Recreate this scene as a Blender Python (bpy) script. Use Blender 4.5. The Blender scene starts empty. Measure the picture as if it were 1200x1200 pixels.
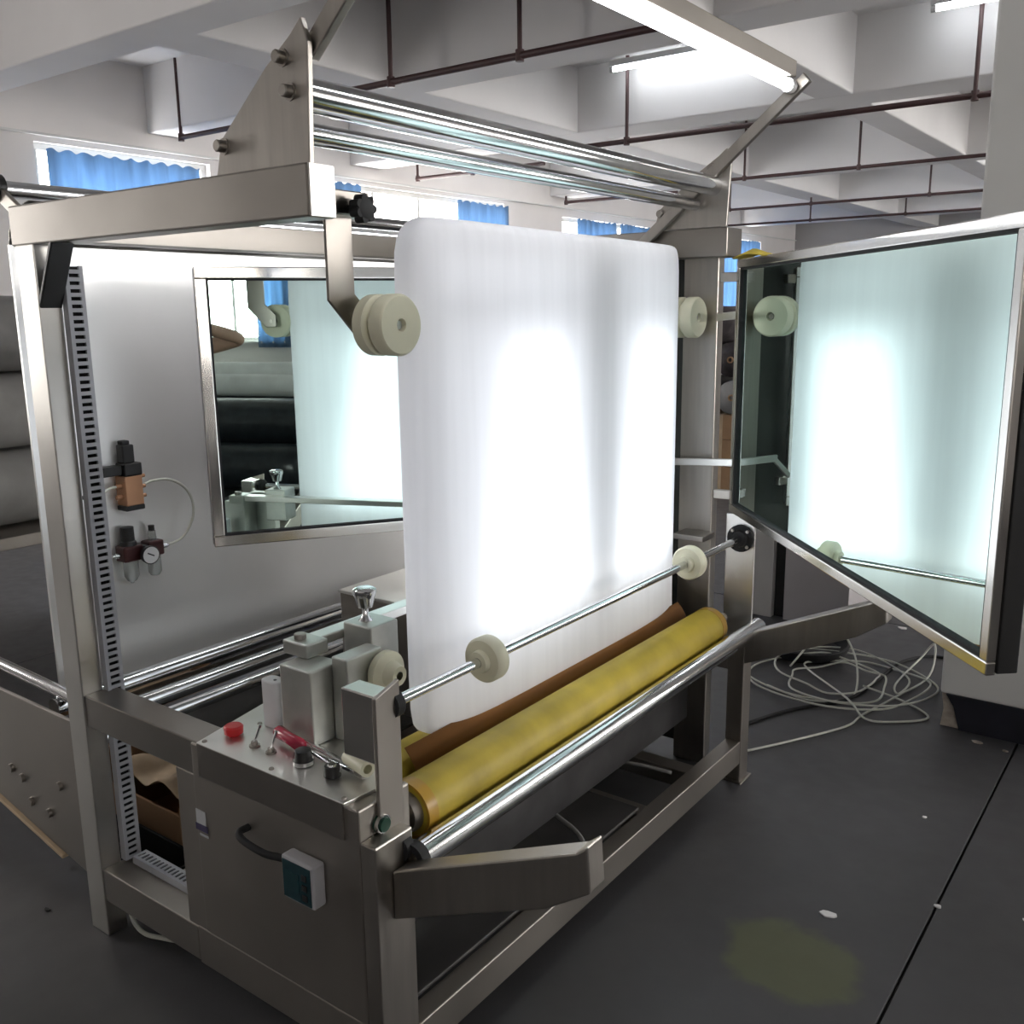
import bpy, bmesh, math, random
from mathutils import Vector, Matrix, Euler
random.seed(7)
sc = bpy.context.scene
COL = sc.collection

# ------------------------------------------------------------------ camera
cam = bpy.data.cameras.new('camera')
cam.sensor_width = 36.0
cam.lens = 1121.0 / 1200.0 * 36.0
cam.clip_start = 0.01
camo = bpy.data.objects.new('camera', cam)
COL.objects.link(camo)
def _cam_axes():
    f = 1121.0
    def ray(u, v): return Vector(((u - 600) / f, (v - 600) / f, 1.0))
    y = ray(1450, 355).normalized()
    x = -ray(-940, 385)
    x = (x - y * x.dot(y)).normalized()
    z = x.cross(y)
    return x, y, z
_x, _y, _z = _cam_axes()
# columns: camera right / up / back expressed in world coordinates
camo.matrix_world = Matrix((
    (_x[0], -_x[1], -_x[2], 0.0),
    (_y[0], -_y[1], -_y[2], 0.0),
    (_z[0], -_z[1], -_z[2], 1.6),
    (0, 0, 0, 1)))
sc.camera = camo

# ------------------------------------------------------------------ world + exposure
w = bpy.data.worlds.new('world'); sc.world = w
w.use_nodes = True
w.node_tree.nodes['Background'].inputs[0].default_value = (0.75, 0.82, 0.9, 1)
w.node_tree.nodes['Background'].inputs[1].default_value = 0.6
sc.view_settings.view_transform = 'Standard'
sc.view_settings.look = 'None'
sc.view_settings.gamma = 1.0
sc.view_settings.use_curve_mapping = False
sc.view_settings.exposure = 0.0
sc.cycles.use_denoising = True
sc.cycles.max_bounces = 8
sc.cycles.diffuse_bounces = 4
sc.cycles.glossy_bounces = 6
sc.cycles.transmission_bounces = 6
sc.cycles.use_adaptive_sampling = True
sc.cycles.adaptive_threshold = 0.035
sc.cycles.sample_clamp_indirect = 6.0
TUBE_E = 20.0      # ceiling tube radiance
LAMP_E = 23.0      # work lamp tube radiance
PANEL_E = 2.5      # lamp panels inside the fabric tube
WIN_E = 14.0        # daylight on the window panes

# ------------------------------------------------------------------ materials
def nt(name):
    m = bpy.data.materials.new(name); m.use_nodes = True
    return m, m.node_tree, m.node_tree.nodes['Principled BSDF']
def mat(name, col, rough=0.6, metal=0.0, var=0.12, scale=6.0, stretch=(1, 1, 1), bump=0.0, rvar=0.0, trans=0.0, spec=None, coat=0.0):
    m, t, b = nt(name)
    n, l = t.nodes, t.links
    tc = n.new('ShaderNodeNewGeometry')
    mp = n.new('ShaderNodeMapping'); mp.inputs['Scale'].default_value = stretch
    l.new(tc.outputs['Position'], mp.inputs['Vector'])
    no = n.new('ShaderNodeTexNoise'); no.inputs['Scale'].default_value = scale; no.inputs['Detail'].default_value = 5
    l.new(mp.outputs[0], no.inputs['Vector'])
    cr = n.new('ShaderNodeMapRange')
    cr.inputs['From Min'].default_value = 0.3; cr.inputs['From Max'].default_value = 0.7
    cr.inputs['To Min'].default_value = 1 - var; cr.inputs['To Max'].default_value = 1 + var
    l.new(no.outputs['Fac'], cr.inputs['Value'])
    mx = n.new('ShaderNodeVectorMath'); mx.operation = 'SCALE'
    mx.inputs[0].default_value = col[:3]
    l.new(cr.outputs[0], mx.inputs['Scale'])
    l.new(mx.outputs[0], b.inputs['Base Color'])
    b.inputs['Roughness'].default_value = rough
    b.inputs['Metallic'].default_value = metal
    if spec is not None: b.inputs['Specular IOR Level'].default_value = spec
    if coat: b.inputs['Coat Weight'].default_value = coat
    if trans: b.inputs['Transmission Weight'].default_value = trans
    if rvar:
        r2 = n.new('ShaderNodeMapRange')
        r2.inputs['From Min'].default_value = 0.3; r2.inputs['From Max'].default_value = 0.7
        r2.inputs['To Min'].default_value = max(0.02, rough - rvar); r2.inputs['To Max'].default_value = rough + rvar
        l.new(no.outputs['Fac'], r2.inputs['Value']); l.new(r2.outputs[0], b.inputs['Roughness'])
    if bump:
        bp = n.new('ShaderNodeBump'); bp.inputs['Strength'].default_value = bump; bp.inputs['Distance'].default_value = 0.01
        l.new(no.outputs['Fac'], bp.inputs['Height']); l.new(bp.outputs[0], b.inputs['Normal'])
    return m
def emis(name, col, s):
    m, t, b = nt(name)
    b.inputs['Base Color'].default_value = (*col, 1)
    b.inputs['Emission Color'].default_value = (*col, 1)
    b.inputs['Emission Strength'].default_value = s
    return m
def translucent(name, col, fac=0.5, rough=0.8, var=0.06, scale=3.0, stretch=(1, 1, 1)):
    m = mat(name, col, rough, 0, var, scale, stretch)
    t = m.node_tree; n, l = t.nodes, t.links
    b = n['Principled BSDF']; out = n['Material Output']
    tr = n.new('ShaderNodeBsdfTranslucent')
    src = b.inputs['Base Color'].links[0].from_socket
    l.new(src, tr.inputs['Color'])
    ms = n.new('ShaderNodeMixShader'); ms.inputs[0].default_value = fac
    l.new(b.outputs[0], ms.inputs[1]); l.new(tr.outputs[0], ms.inputs[2]); l.new(ms.outputs[0], out.inputs[0])
    return m

M = {}
M['steel'] = mat('brushed_stainless', (0.42, 0.395, 0.36), 0.36, 1.0, 0.07, 9, (6, 6, .5), 0.0, 0.04)
M['steel_h'] = mat('brushed_stainless_level', (0.32, 0.298, 0.272), 0.33, 1.0, 0.10, 3, (1, 1, 1.5), 0.0, 0.04)
M['steel_dk'] = mat('darker_stainless', (0.34, 0.315, 0.285), 0.44, 1.0, 0.10, 3, (1, 1, 1), 0.0, 0.05)  # plain darker, rougher stainless for cabinet and lower frame
M['rear_sheet'] = mat('rear_satin_sheet', (0.80, 0.795, 0.775), 0.34, 0.55, 0.05, 2.0, (1, 1, 1), 0.0, 0.03)
M['steel_sheet'] = mat('satin_stainless_sheet', (0.74, 0.73, 0.70), 0.33, 1.0, 0.08, 2.5, (1, 1, 2), 0.02, 0.05)
M['post'] = mat('satin_post_steel', (0.66, 0.64, 0.60), 0.32, 1.0, 0.08, 4, (1, 1, 1), 0.0, 0.03)
M['polish'] = mat('polished_stainless', (0.68, 0.66, 0.62), 0.17, 1.0, 0.06, 4, (1, 1, 1), 0.0, 0.04)
M['chrome'] = mat('chrome', (0.72, 0.73, 0.74), 0.10, 1.0, 0.05, 20)
M['alu'] = mat('cast_aluminium', (0.50, 0.51, 0.48), 0.42, 0.85, 0.15, 10)
M['mirror'] = mat('mirror_glass', (0.68, 0.84, 0.79), 0.012, 1.0, 0.03, 3)
M['black'] = mat('black_plastic', (0.012, 0.012, 0.012), 0.45, 0, 0.2, 10)
M['rubber'] = mat('black_rubber', (0.015, 0.015, 0.016), 0.75, 0, 0.2, 10)
M['nylon'] = mat('ivory_nylon', (0.74, 0.72, 0.55), 0.45, 0, 0.06, 8)
M['yellow'] = mat('yellow_roller_cloth', (0.46, 0.345, 0.035), 0.55, 0, 0.22, 5, (1, 1.5, 1))
M['orange'] = mat('plain_brown', (0.20, 0.078, 0.010), 0.7, 0, 0.12, 6)
M['yellow_band'] = mat('amber_tape', (0.44, 0.25, 0.02), 0.35, 0, 0.15, 10)
M['fabric'] = translucent('white_knit_fabric', (0.90, 0.90, 0.92), 0.5, 0.85, 0.03, 6, (5, 5, .25))
M['duct'] = mat('grey_pvc_duct', (0.42, 0.43, 0.46), 0.5, 0, 0.05, 8)
M['white_pl'] = mat('white_plastic', (0.72, 0.72, 0.74), 0.35, 0, 0.04, 8)
M['meterframe'] = mat('grey_white_plastic', (0.42, 0.42, 0.44), 0.4, 0, 0.04, 8)
M['red'] = mat('red_plastic', (0.60, 0.02, 0.025), 0.35, 0, 0.1, 8)
M['redclear'] = mat('clear_red_handle', (0.55, 0.03, 0.08), 0.2, 0, 0.1, 8, trans=0.35)
M['green'] = mat('dark_green_lens', (0.008, 0.045, 0.028), 0.3, 0, 0.1, 8)
M['teal'] = mat('dark_meter_face', (0.012, 0.045, 0.055), 0.25, 0, 0.2, 20)
M['copper'] = mat('copper_brown_valve', (0.50, 0.27, 0.15), 0.4, 0.4, 0.1, 10)
M['maroon'] = mat('dark_maroon_cast', (0.05, 0.012, 0.012), 0.4, 0.2, 0.15, 10)
M['bowl'] = mat('clear_bowl', (0.65, 0.68, 0.66), 0.12, 0, 0.05, 6, trans=0.75)
M['dial'] = mat('white_dial', (0.75, 0.75, 0.75), 0.4, 0, 0.03, 8)
M['hose'] = mat('milky_air_hose', (0.62, 0.63, 0.56), 0.35, 0, 0.05, 10)
M['wall'] = mat('off_white_plaster', (0.74, 0.71, 0.69), 0.9, 0, 0.05, 1.2)
M['ceil'] = mat('ceiling_paint', (0.72, 0.705, 0.70), 0.9, 0, 0.06, 0.9)
M['colm'] = mat('column_paint', (0.72, 0.715, 0.69), 0.85, 0, 0.06, 1.5)
M['colbase'] = mat('dark_skirting_paint', (0.012, 0.012, 0.02), 0.5, 0, 0.3, 9)
M['plaster'] = mat('broken_plaster', (0.38, 0.33, 0.28), 0.95, 0, 0.3, 25, bump=0.5)
M['pipe'] = mat('dark_red_pipe_paint', (0.050, 0.022, 0.022), 0.55, 0, 0.2, 6)
M['frame'] = mat('white_window_frame', (0.62, 0.62, 0.60), 0.5, 0, 0.05, 5)
M['curtain'] = translucent('blue_curtain_cloth', (0.22, 0.33, 0.47), 0.65, 0.85, 0.12, 3, (4, 4, .5))
M['pane'] = emis('daylight_pane', (1.0, 0.97, 0.94), WIN_E)
M['tube'] = emis('lit_fluorescent_tube', (0.92, 0.96, 1.0), TUBE_E)
M['lamp'] = emis('lit_work_lamp_tube', (0.95, 0.97, 1.0), LAMP_E)
M['panel'] = emis('lit_lamp_panel', (0.93, 0.97, 1.0), PANEL_E)
M['fill_glow'] = emis('added_fill_glow', (0.95, 0.97, 1.0), 0.70)  # fill glow added inside the fabric tube
M['batten'] = mat('white_batten_enamel', (0.7, 0.7, 0.7), 0.4, 0, 0.04, 6)
M['card'] = mat('brown_cardboard', (0.36, 0.22, 0.12), 0.85, 0, 0.12, 5)
M['paper'] = mat('crumpled_paper', (0.55, 0.42, 0.28), 0.85, 0, 0.15, 8)
M['film'] = mat('clear_plastic_film', (0.62, 0.60, 0.62), 0.18, 0, 0.3, 30, bump=0.8, trans=0.4)
M['rollw'] = mat('white_fabric_roll', (0.80, 0.79, 0.78), 0.85, 0, 0.08, 5)
M['rollp'] = mat('pale_grey_roll', (0.30, 0.295, 0.285), 0.85, 0, 0.15, 5, bump=0.1)  # darker grey version of the white roll, slightly mottled
M['rollg'] = mat('grey_wrapped_roll', (0.22, 0.215, 0.21), 0.6, 0, 0.18, 5, bump=0.2)
M['rollk'] = mat('black_film_roll', (0.022, 0.025, 0.03), 0.28, 0, 0.4, 9, bump=0.5)
M['cab'] = mat('grey_cabinet_paint', (0.40, 0.38, 0.39), 0.5, 0, 0.05, 4)
M['dkcloth'] = mat('dark_net_cloth', (0.035, 0.028, 0.03), 0.8, 0, 0.5, 14, bump=0.4)
M['skin'] = mat('skin', (0.42, 0.25, 0.18), 0.55, 0, 0.05, 10)
M['shirt'] = mat('black_shirt', (0.014, 0.014, 0.017), 0.9, 0, 0.15, 10)
M['trouser'] = mat('dark_trousers', (0.03, 0.033, 0.05), 0.9, 0, 0.15, 10)
M['hair'] = mat('black_hair', (0.01, 0.009, 0.008), 0.5, 0, 0.2, 40)
M['yellowcloth'] = mat('yellow_cloth', (0.60, 0.45, 0.06), 0.8, 0, 0.12, 8)
M['sticker'] = mat('pale_sticker', (0.55, 0.56, 0.58), 0.5, 0, 0.05, 10)
M['stickerprint'] = mat('blue_black_print', (0.05, 0.04, 0.10), 0.6, 0, 0.2, 40)

def floor_mat():
    m, t, b = nt('grey_painted_concrete')
    n, l = t.nodes, t.links
    g = n.new('ShaderNodeNewGeometry')
    n1 = n.new('ShaderNodeTexNoise'); n1.inputs['Scale'].default_value = 1.3; n1.inputs['Detail'].default_value = 6
    n2 = n.new('ShaderNodeTexNoise'); n2.inputs['Scale'].default_value = 14; n2.inputs['Detail'].default_value = 6
    l.new(g.outputs['Position'], n1.inputs['Vector']); l.new(g.outputs['Position'], n2.inputs['Vector'])
    cr = n.new('ShaderNodeValToRGB')
    cr.color_ramp.elements[0].position = 0.3; cr.color_ramp.elements[0].color = (0.050, 0.049, 0.051, 1)
    cr.color_ramp.elements[1].position = 0.72; cr.color_ramp.elements[1].color = (0.078, 0.077, 0.081, 1)
    l.new(n1.outputs['Fac'], cr.inputs['Fac'])
    # greenish spill with a ragged outline of its own
    sub = n.new('ShaderNodeVectorMath'); sub.operation = 'SUBTRACT'; sub.inputs[1].default_value = (-0.72, 2.11, 0)
    l.new(g.outputs['Position'], sub.inputs[0])
    rot = n.new('ShaderNodeMapping'); rot.inputs['Rotation'].default_value = (0, 0, 0.55); rot.inputs['Scale'].default_value = (5.6, 6.6, 0)
    l.new(sub.outputs[0], rot.inputs['Vector'])
    ln = n.new('ShaderNodeVectorMath'); ln.operation = 'LENGTH'; l.new(rot.outputs[0], ln.inputs[0])
    ad = n.new('ShaderNodeMath'); ad.operation = 'MULTIPLY_ADD'; ad.inputs[1].default_value = 0.9
    n3 = n.new('ShaderNodeTexNoise'); n3.inputs['Scale'].default_value = 7; n3.inputs['Detail'].default_value = 4
    l.new(g.outputs['Position'], n3.inputs['Vector'])
    l.new(n3.outputs['Fac'], ad.inputs[0]); l.new(ln.outputs['Value'], ad.inputs[2])
    mr = n.new('ShaderNodeMapRange'); mr.inputs['From Min'].default_value = 1.30; mr.inputs['From Max'].default_value = 1.52
    mr.inputs['To Min'].default_value = 0.85; mr.inputs['To Max'].default_value = 0.0
    l.new(ad.outputs[0], mr.inputs['Value'])
    mx = n.new('ShaderNodeMix'); mx.data_type = 'RGBA'
    l.new(mr.outputs[0], mx.inputs[0]); l.new(cr.outputs[0], mx.inputs[6]); mx.inputs[7].default_value = (0.105, 0.112, 0.058, 1)
    l.new(mx.outputs[2], b.inputs['Base Color'])
    r2 = n.new('ShaderNodeMapRange'); r2.inputs['To Min'].default_value = 0.38; r2.inputs['To Max'].default_value = 0.62
    l.new(n2.outputs['Fac'], r2.inputs['Value']); l.new(r2.outputs[0], b.inputs['Roughness'])
    bp = n.new('ShaderNodeBump'); bp.inputs['Strength'].default_value = 0.08; bp.inputs['Distance'].default_value = 0.01
    l.new(n2.outputs['Fac'], bp.inputs['Height']); l.new(bp.outputs[0], b.inputs['Normal'])
    return m
M['floor'] = floor_mat()

# ------------------------------------------------------------------ mesh helpers (all in world coordinates)
WP = {}
def tag(o, label=None, cat=None, group=None, kind=None):
    if label: o['label'] = label
    if cat: o['category'] = cat
    if group: o['group'] = group
    if kind: o['kind'] = kind
    return o
def thing(name, loc, label, cat, group=None):
    o = bpy.data.objects.new(name, None); COL.objects.link(o)
    o.empty_display_size = 0.05
    o.location = loc; WP[o.name] = Vector(loc)
    return tag(o, label, cat, group)
def mk(name, bm, m, parent=None, smooth=False, bevel=0.0, seg=2, label=None, cat=None, group=None, kind=None, solid=0.0, sub=0):
    bmesh.ops.recalc_face_normals(bm, faces=bm.faces[:])
    xs = [v.co for v in bm.verts]
    c = Vector(((min(v.x for v in xs) + max(v.x for v in xs)) / 2, (min(v.y for v in xs) + max(v.y for v in xs)) / 2, min(v.z for v in xs)))
    bmesh.ops.translate(bm, verts=bm.verts[:], vec=-c)
    me = bpy.data.meshes.new(name); bm.to_mesh(me); bm.free()
    me.materials.append(M[m] if isinstance(m, str) else m)
    o = bpy.data.objects.new(name, me); COL.objects.link(o)
    if parent is not None:
        o.parent = parent; o.location = c - WP[parent.name]
    else:
        o.location = c
    WP[o.name] = c
    if smooth:
        for p in me.polygons: p.use_smooth = True
        if smooth != 'all':
            try: me.set_sharp_from_angle(angle=math.radians(40))
            except Exception: pass
    if bevel:
        md = o.modifiers.new('bevel', 'BEVEL'); md.width = bevel; md.segments = seg; md.limit_method = 'ANGLE'
    if solid:
        md = o.modifiers.new('solid', 'SOLIDIFY'); md.thickness = solid; md.offset = 0
    if sub:
        md = o.modifiers.new('sub', 'SUBSURF'); md.levels = sub; md.render_levels = sub
    return tag(o, label, cat, group, kind)
def dupe(src, delta, parent=None, name=None):
    o = src.copy(); COL.objects.link(o)
    if name: o.name = name
    if parent is not None: o.parent = parent
    o.location = src.location + Vector(delta)
    WP[o.name] = WP[src.name] + Vector(delta)
    for k in ('label', 'category', 'group'):
        if parent is not None and k in o.keys(): del o[k]
    return o
def B(): return bmesh.new()
def abox(bm, x0, x1, y0, y1, z0, z1):
    vs = [bm.verts.new(p) for p in ((x0, y0, z0), (x1, y0, z0), (x1, y1, z0), (x0, y1, z0), (x0, y0, z1), (x1, y0, z1), (x1, y1, z1), (x0, y1, z1))]
    for f in ((0, 1, 2, 3), (4, 5, 6, 7), (0, 1, 5, 4), (1, 2, 6, 5), (2, 3, 7, 6), (3, 0, 4, 7)): bm.faces.new([vs[i] for i in f])
    return bm
def box(name, x0, x1, y0, y1, z0, z1, m, parent=None, bevel=0.003, **k):
    return mk(name, abox(B(), x0, x1, y0, y1, z0, z1), m, parent, bevel=bevel, **k)
def frame_of(d):
    d = Vector(d).normalized()
    a = Vector((0, 0, 1)) if abs(d.z) < 0.95 else Vector((1, 0, 0))
    u = d.cross(a).normalized(); v = d.cross(u).normalized()
    return d, u, v
def acyl(bm, p, q, r, n=24, r2=None, cap=True):
    p, q = Vector(p), Vector(q); r2 = r if r2 is None else r2
    d, u, v = frame_of(q - p)
    a = [bm.verts.new(p + (u * math.cos(t) + v * math.sin(t)) * r) for t in [2 * math.pi * i / n for i in range(n)]]
    b = [bm.verts.new(q + (u * math.cos(t) + v * math.sin(t)) * r2) for t in [2 * math.pi * i / n for i in range(n)]]
    for i in range(n): bm.faces.new((a[i], a[(i + 1) % n], b[(i + 1) % n], b[i]))
    if cap: bm.faces.new(a); bm.faces.new(b)
    return bm
def cyl(name, p, q, r, m, parent=None, n=24, r2=None, **k):
    k.setdefault('smooth', True)
    return mk(name, acyl(B(), p, q, r, n, r2), m, parent, **k)
def alathe(bm, p, d, prof, n=32):
    """prof: list of (distance along axis, radius)"""
    p = Vector(p); d, u, v = frame_of(d)
    rings = []
    for s, r in prof:
        if r < 1e-5: rings.append([bm.verts.new(p + d * s)])
        else: rings.append([bm.verts.new(p + d * s + (u * math.cos(2 * math.pi * i / n) + v * math.sin(2 * math.pi * i / n)) * r) for i in range(n)])
    for a, b in zip(rings, rings[1:]):
        for i in range(n):
            j = (i + 1) % n
            if len(a) == 1 and len(b) > 1: bm.faces.new((a[0], b[i], b[j]))
            elif len(b) == 1 and len(a) > 1: bm.faces.new((a[i], a[j], b[0]))
            elif len(a) > 1: bm.faces.new((a[i], a[j], b[j], b[i]))
    return bm
def lathe(name, p, d, prof, m, parent=None, n=32, **k):
    k.setdefault('smooth', True)
    return mk(name, alathe(B(), p, d, prof, n), m, parent, **k)
def aprism(bm, pts, vec):
    """planar polygon extruded by vec"""
    vec = Vector(vec)
    a = [bm.verts.new(p) for p in pts]; b = [bm.verts.new(Vector(p) + vec) for p in pts]
    bm.faces.new(a); bm.faces.new(b)
    n = len(a)
    for i in range(n): bm.faces.new((a[i], a[(i + 1) % n], b[(i + 1) % n], b[i]))
    return bm
def prism(name, pts, vec, m, parent=None, bevel=0.002, **k):
    return mk(name, aprism(B(), pts, vec), m, parent, bevel=bevel, **k)
def bar(name, p, q, wid, hei, m, parent=None, up=(0, 0, 1), bevel=0.003, **k):
    """rectangular tube from p to q; wid is sideways, hei along up"""
    p, q = Vector(p), Vector(q); d = (q - p).normalized(); s = d.cross(Vector(up)).normalized(); t = s.cross(d).normalized()
    pts = [p + s * wid / 2 * a + t * hei / 2 * b for a, b in ((-1, -1), (1, -1), (1, 1), (-1, 1))]
    return mk(name, aprism(B(), pts, q - p), m, parent, bevel=bevel, **k)
def catmull(pts, n=8):
    P = [Vector(p) for p in pts]; P = [P[0] * 2 - P[1]] + P + [P[-1] * 2 - P[-2]]
    out = []
    for i in range(1, len(P) - 2):
        for k in range(n):
            t = k / n
            a, b, c, d = P[i - 1], P[i], P[i + 1], P[i + 2]
            out.append(0.5 * ((2 * b) + (c - a) * t + (2 * a - 5 * b + 4 * c - d) * t * t + (3 * b - a - 3 * c + d) * t ** 3))
    out.append(P[-2]); return out
def sweep(name, pts, r, m, parent=None, n=8, smoothn=8, **k):
    P = catmull(pts, smoothn) if smoothn else [Vector(p) for p in pts]
    bm = B(); rings = []; u = None
    for i, p in enumerate(P):
        d = (P[min(i + 1, len(P) - 1)] - P[max(i - 1, 0)]).normalized()
        if u is None: _, u, _v = frame_of(d)
        u = (u - d * u.dot(d)).normalized(); v = d.cross(u)
        rings.append([bm.verts.new(p + (u * math.cos(2 * math.pi * j / n) + v * math.sin(2 * math.pi * j / n)) * r) for j in range(n)])
    for a, b in zip(rings, rings[1:]):
        for i in range(n): bm.faces.new((a[i], a[(i + 1) % n], b[(i + 1) % n], b[i]))
    bm.faces.new(rings[0]); bm.faces.new(rings[-1])
    k.setdefault('smooth', 'all')
    return mk(name, bm, m, parent, **k)
def wallhole(name, axis, c, thick, u0, u1, z0, z1, holes, m, **k):
    """wall slab with rectangular openings; axis 'x' = plane x=c spanning y, 'y' = plane y=c spanning x"""
    us = sorted({u0, u1, *[h[0] for h in holes], *[h[1] for h in holes]})
    zs = sorted({z0, z1, *[h[2] for h in holes], *[h[3] for h in holes]})
    bm = B()
    for a, b in zip(us, us[1:]):
        for e, f in zip(zs, zs[1:]):
            mu, mz = (a + b) / 2, (e + f) / 2
            if any(h[0] < mu < h[1] and h[2] < mz < h[3] for h in holes): continue
            if axis == 'x': abox(bm, c, c + thick, a, b, e, f)
            else: abox(bm, a, b, c, c + thick, e, f)
    bmesh.ops.remove_doubles(bm, verts=bm.verts[:], dist=1e-5)
    return mk(name, bm, m, kind='structure', **k)

# ================================================================== SETTING
XW0, XW1, YW0, YW1 = -7.5, 6.2, -5.0, 20.0
ZB, ZS = 3.10, 3.62
# floor: cast slabs with open joints over a dark bed
fl = box('floor', XW0 - .3, XW1 + .3, YW0 - .3, YW1 + .3, -0.20, -0.012, mat('joint_bed', (0.02, 0.02, 0.02), 0.9), bevel=0, kind='structure')
xs_ = [XW0 - .3, -4.45, -0.475, 3.5, XW1 + .3]; ys_ = [YW0 - .3, -1.2, 4.95, 9.0, 13.0, YW1 + .3]
for a, b in zip(xs_, xs_[1:]):
    for c, d in zip(ys_, ys_[1:]):
        box('floor_slab', a + .004, b - .004, c + .004, d - .004, -0.012, 0.0, 'floor', fl, bevel=0.002)
# ceiling slab and concrete beams
ce = box('ceiling', XW0 - .3, XW1 + .3, YW0 - .3, YW1 + .3, ZS, ZS + .15, 'ceil', bevel=0, kind='structure')
XB = [(-3.6, -3.25), (0.2, 0.5), (3.22, 3.52), (5.02, 5.37), (7.35, 7.78), (11.0, 11.45), (14.2, 14.6), (17.2, 17.6)]
YB = [(-5.10, -4.72), (-2.66, -2.38), (-.15, .18), (2.5, 2.8)]
for a, b in XB: box('beam', XW0, XW1, a, b, ZB, ZS + .02, 'ceil', ce, bevel=0.012)
for k_, (a, b) in enumerate(YB): box('beam', a, b, 3.5 if k_ == 0 else YW0, YW1, ZB + .002, ZS + .02, 'ceil', ce, bevel=0.012)
# walls with windows
WL = [(4.03, 5.62, 1.3, 2.92), (6.95, 9.98, 1.3, 2.92), (11.3, 13.7, 1.3, 2.86), (15.4, 18.2, 1.3, 2.86), (-0.9, 0.5, 0.9, 2.92)]
wallhole('wall_left', 'x', XW0 - .2, .2, YW0, YW1, 0, ZS, WL, 'wall')
WR = [(-4.6, -2.35, 1.28, 2.9), (4.2, 6.9, 1.0, 2.9), (8, 10.9, 1.0, 2.9), (11.8, 14.2, 1.0, 2.9), (14.9, 17.1, 1.0, 2.9)]  # the farthest openings are unseen, added to brighten the far hall
wallhole('wall_right', 'x', XW1, .2, YW0, YW1, 0, ZS, WR, 'wall')
wallhole('wall_back', 'y', YW1, .2, XW0, XW1, 0, ZS, [], mat('grey_back_wall', (0.30, 0.29, 0.29), 0.9, 0, .06, 1.0))
wallhole('wall_near', 'y', YW0 - .2, .2, XW0, XW1, 0, ZS, [], 'wall')
def window(n, x, y0, y1, z0, z1, side):
    """side=+1: glazing sits at x, room on the +x side"""
    r = bpy.data.objects.new('window_%d' % n, None); COL.objects.link(r)
    r.location = (x, (y0 + y1) / 2, z0); WP[r.name] = Vector(r.location); r['kind'] = 'structure'
    t = .05
    for a, b, c, d in ((y0, y1, z0, z0 + t), (y0, y1, z1 - t, z1), (y0, y0 + t, z0 + t, z1 - t), (y1 - t, y1, z0 + t, z1 - t)):
        box('frame', x - .04, x + .04, a, b, c, d, 'frame', r, bevel=.003)
    k = max(2, round((y1 - y0) / .8)); s = (y1 - y0 - 2 * t) / k
    for i in range(k):
        if i: box('mullion', x - .03, x + .03, y0 + t + s * i - .02, y0 + t + s * i + .02, z0 + t, z1 - t, 'frame', r)
        box('pane', x - .008, x + .008, y0 + t + s * i + .021, y0 + t + s * (i + 1) - .021, z0 + t, z1 - t, 'pane', r, bevel=0)
    box('sill', x - .1, x + side * .16, y0, y1, z0 - .03, z0 - .001, 'frame', r)
    return r
for i, h in enumerate(WL): window(i + 1, XW0 - .1, *h, 1)
for i, h in enumerate(WR): window(i + 6, XW1 + .1, *h, -1)
def curtain(x, y0, y1, z0, z1, label, waves=None, amp=.025):
    bm = B(); n = int((y1 - y0) / .02) + 2; waves = waves or max(3, (y1 - y0) / .16)
    rows = []
    for j in range(5):
        z = z1 + (z0 - z1) * j / 4
        rows.append([bm.verts.new((x + math.sin(2 * math.pi * waves * i / n + .3 * math.sin(i * .7)) * amp * (.6 + .4 * j / 4), y0 + (y1 - y0) * i / n, z + (.012 * math.sin(i * .9) if j == 0 else 0))) for i in range(n + 1)])
    for a, b in zip(rows, rows[1:]):
        for i in range(n): bm.faces.new((a[i], a[i + 1], b[i + 1], b[i]))
    return mk('curtain', bm, 'curtain', smooth='all', solid=.003, label=label, cat='curtain', group='blue window curtains')
CX = XW0 + .08
curtain(CX, 4.08, 5.45, 1.25, 2.86, 'pleated blue curtain across the window above the machine\'s left beam')
curtain(CX, 6.95, 7.42, 1.25, 2.90, 'narrow gathered blue curtain seen just behind the black star knob')
curtain(CX, 8.98, 9.96, 1.25, 2.88, 'blue curtain above the left part of the white fabric tube')
curtain(CX, 11.55, 12.6, 1.25, 2.84, 'dark blue curtain above the tube, left of the white gap', amp=.04)
curtain(CX, 12.72, 13.6, 1.25, 2.84, 'dark blue curtain above the tube, right of the white gap', amp=.04)
curtain(CX, 15.5, 18.0, 1.25, 2.84, 'blue curtain in the slot between far post and right mirror')
curtain(XW1 - .08, -2.72, -2.2, 1.2, 2.88, 'pale blue curtain seen only reflected in the left mirror')
# baseboard-like pipe ledge along the left wall
box('trim_1', XW0, XW0 + .03, YW0, YW1, 2.965, 2.985, 'frame', bevel=0.003, kind='structure')
# column at the right edge
co = box('column', -.757, -.20, 3.781, 4.34, .135, ZB + .01, 'colm', bevel=.01, kind='structure')
prism('skirting', [(-.755 + .075, 3.777, 0), (-.197, 3.777, 0), (-.197, 3.777, .136), (-.755 + .02, 3.777, .136), (-.755 + .05, 3.777, .09)], (0, .55, 0), 'colbase', co)
prism('broken_corner', [(-.750, 3.79, 0), (-.66, 3.79, 0), (-.66, 3.79, .136), (-.752, 3.79, .136), (-.742, 3.79, .07)], (0, .52, 0), 'plaster', co)
box('sign', -.335, -.24, 3.772, 3.781, .60, .80, 'yellow_band', co)

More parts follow.
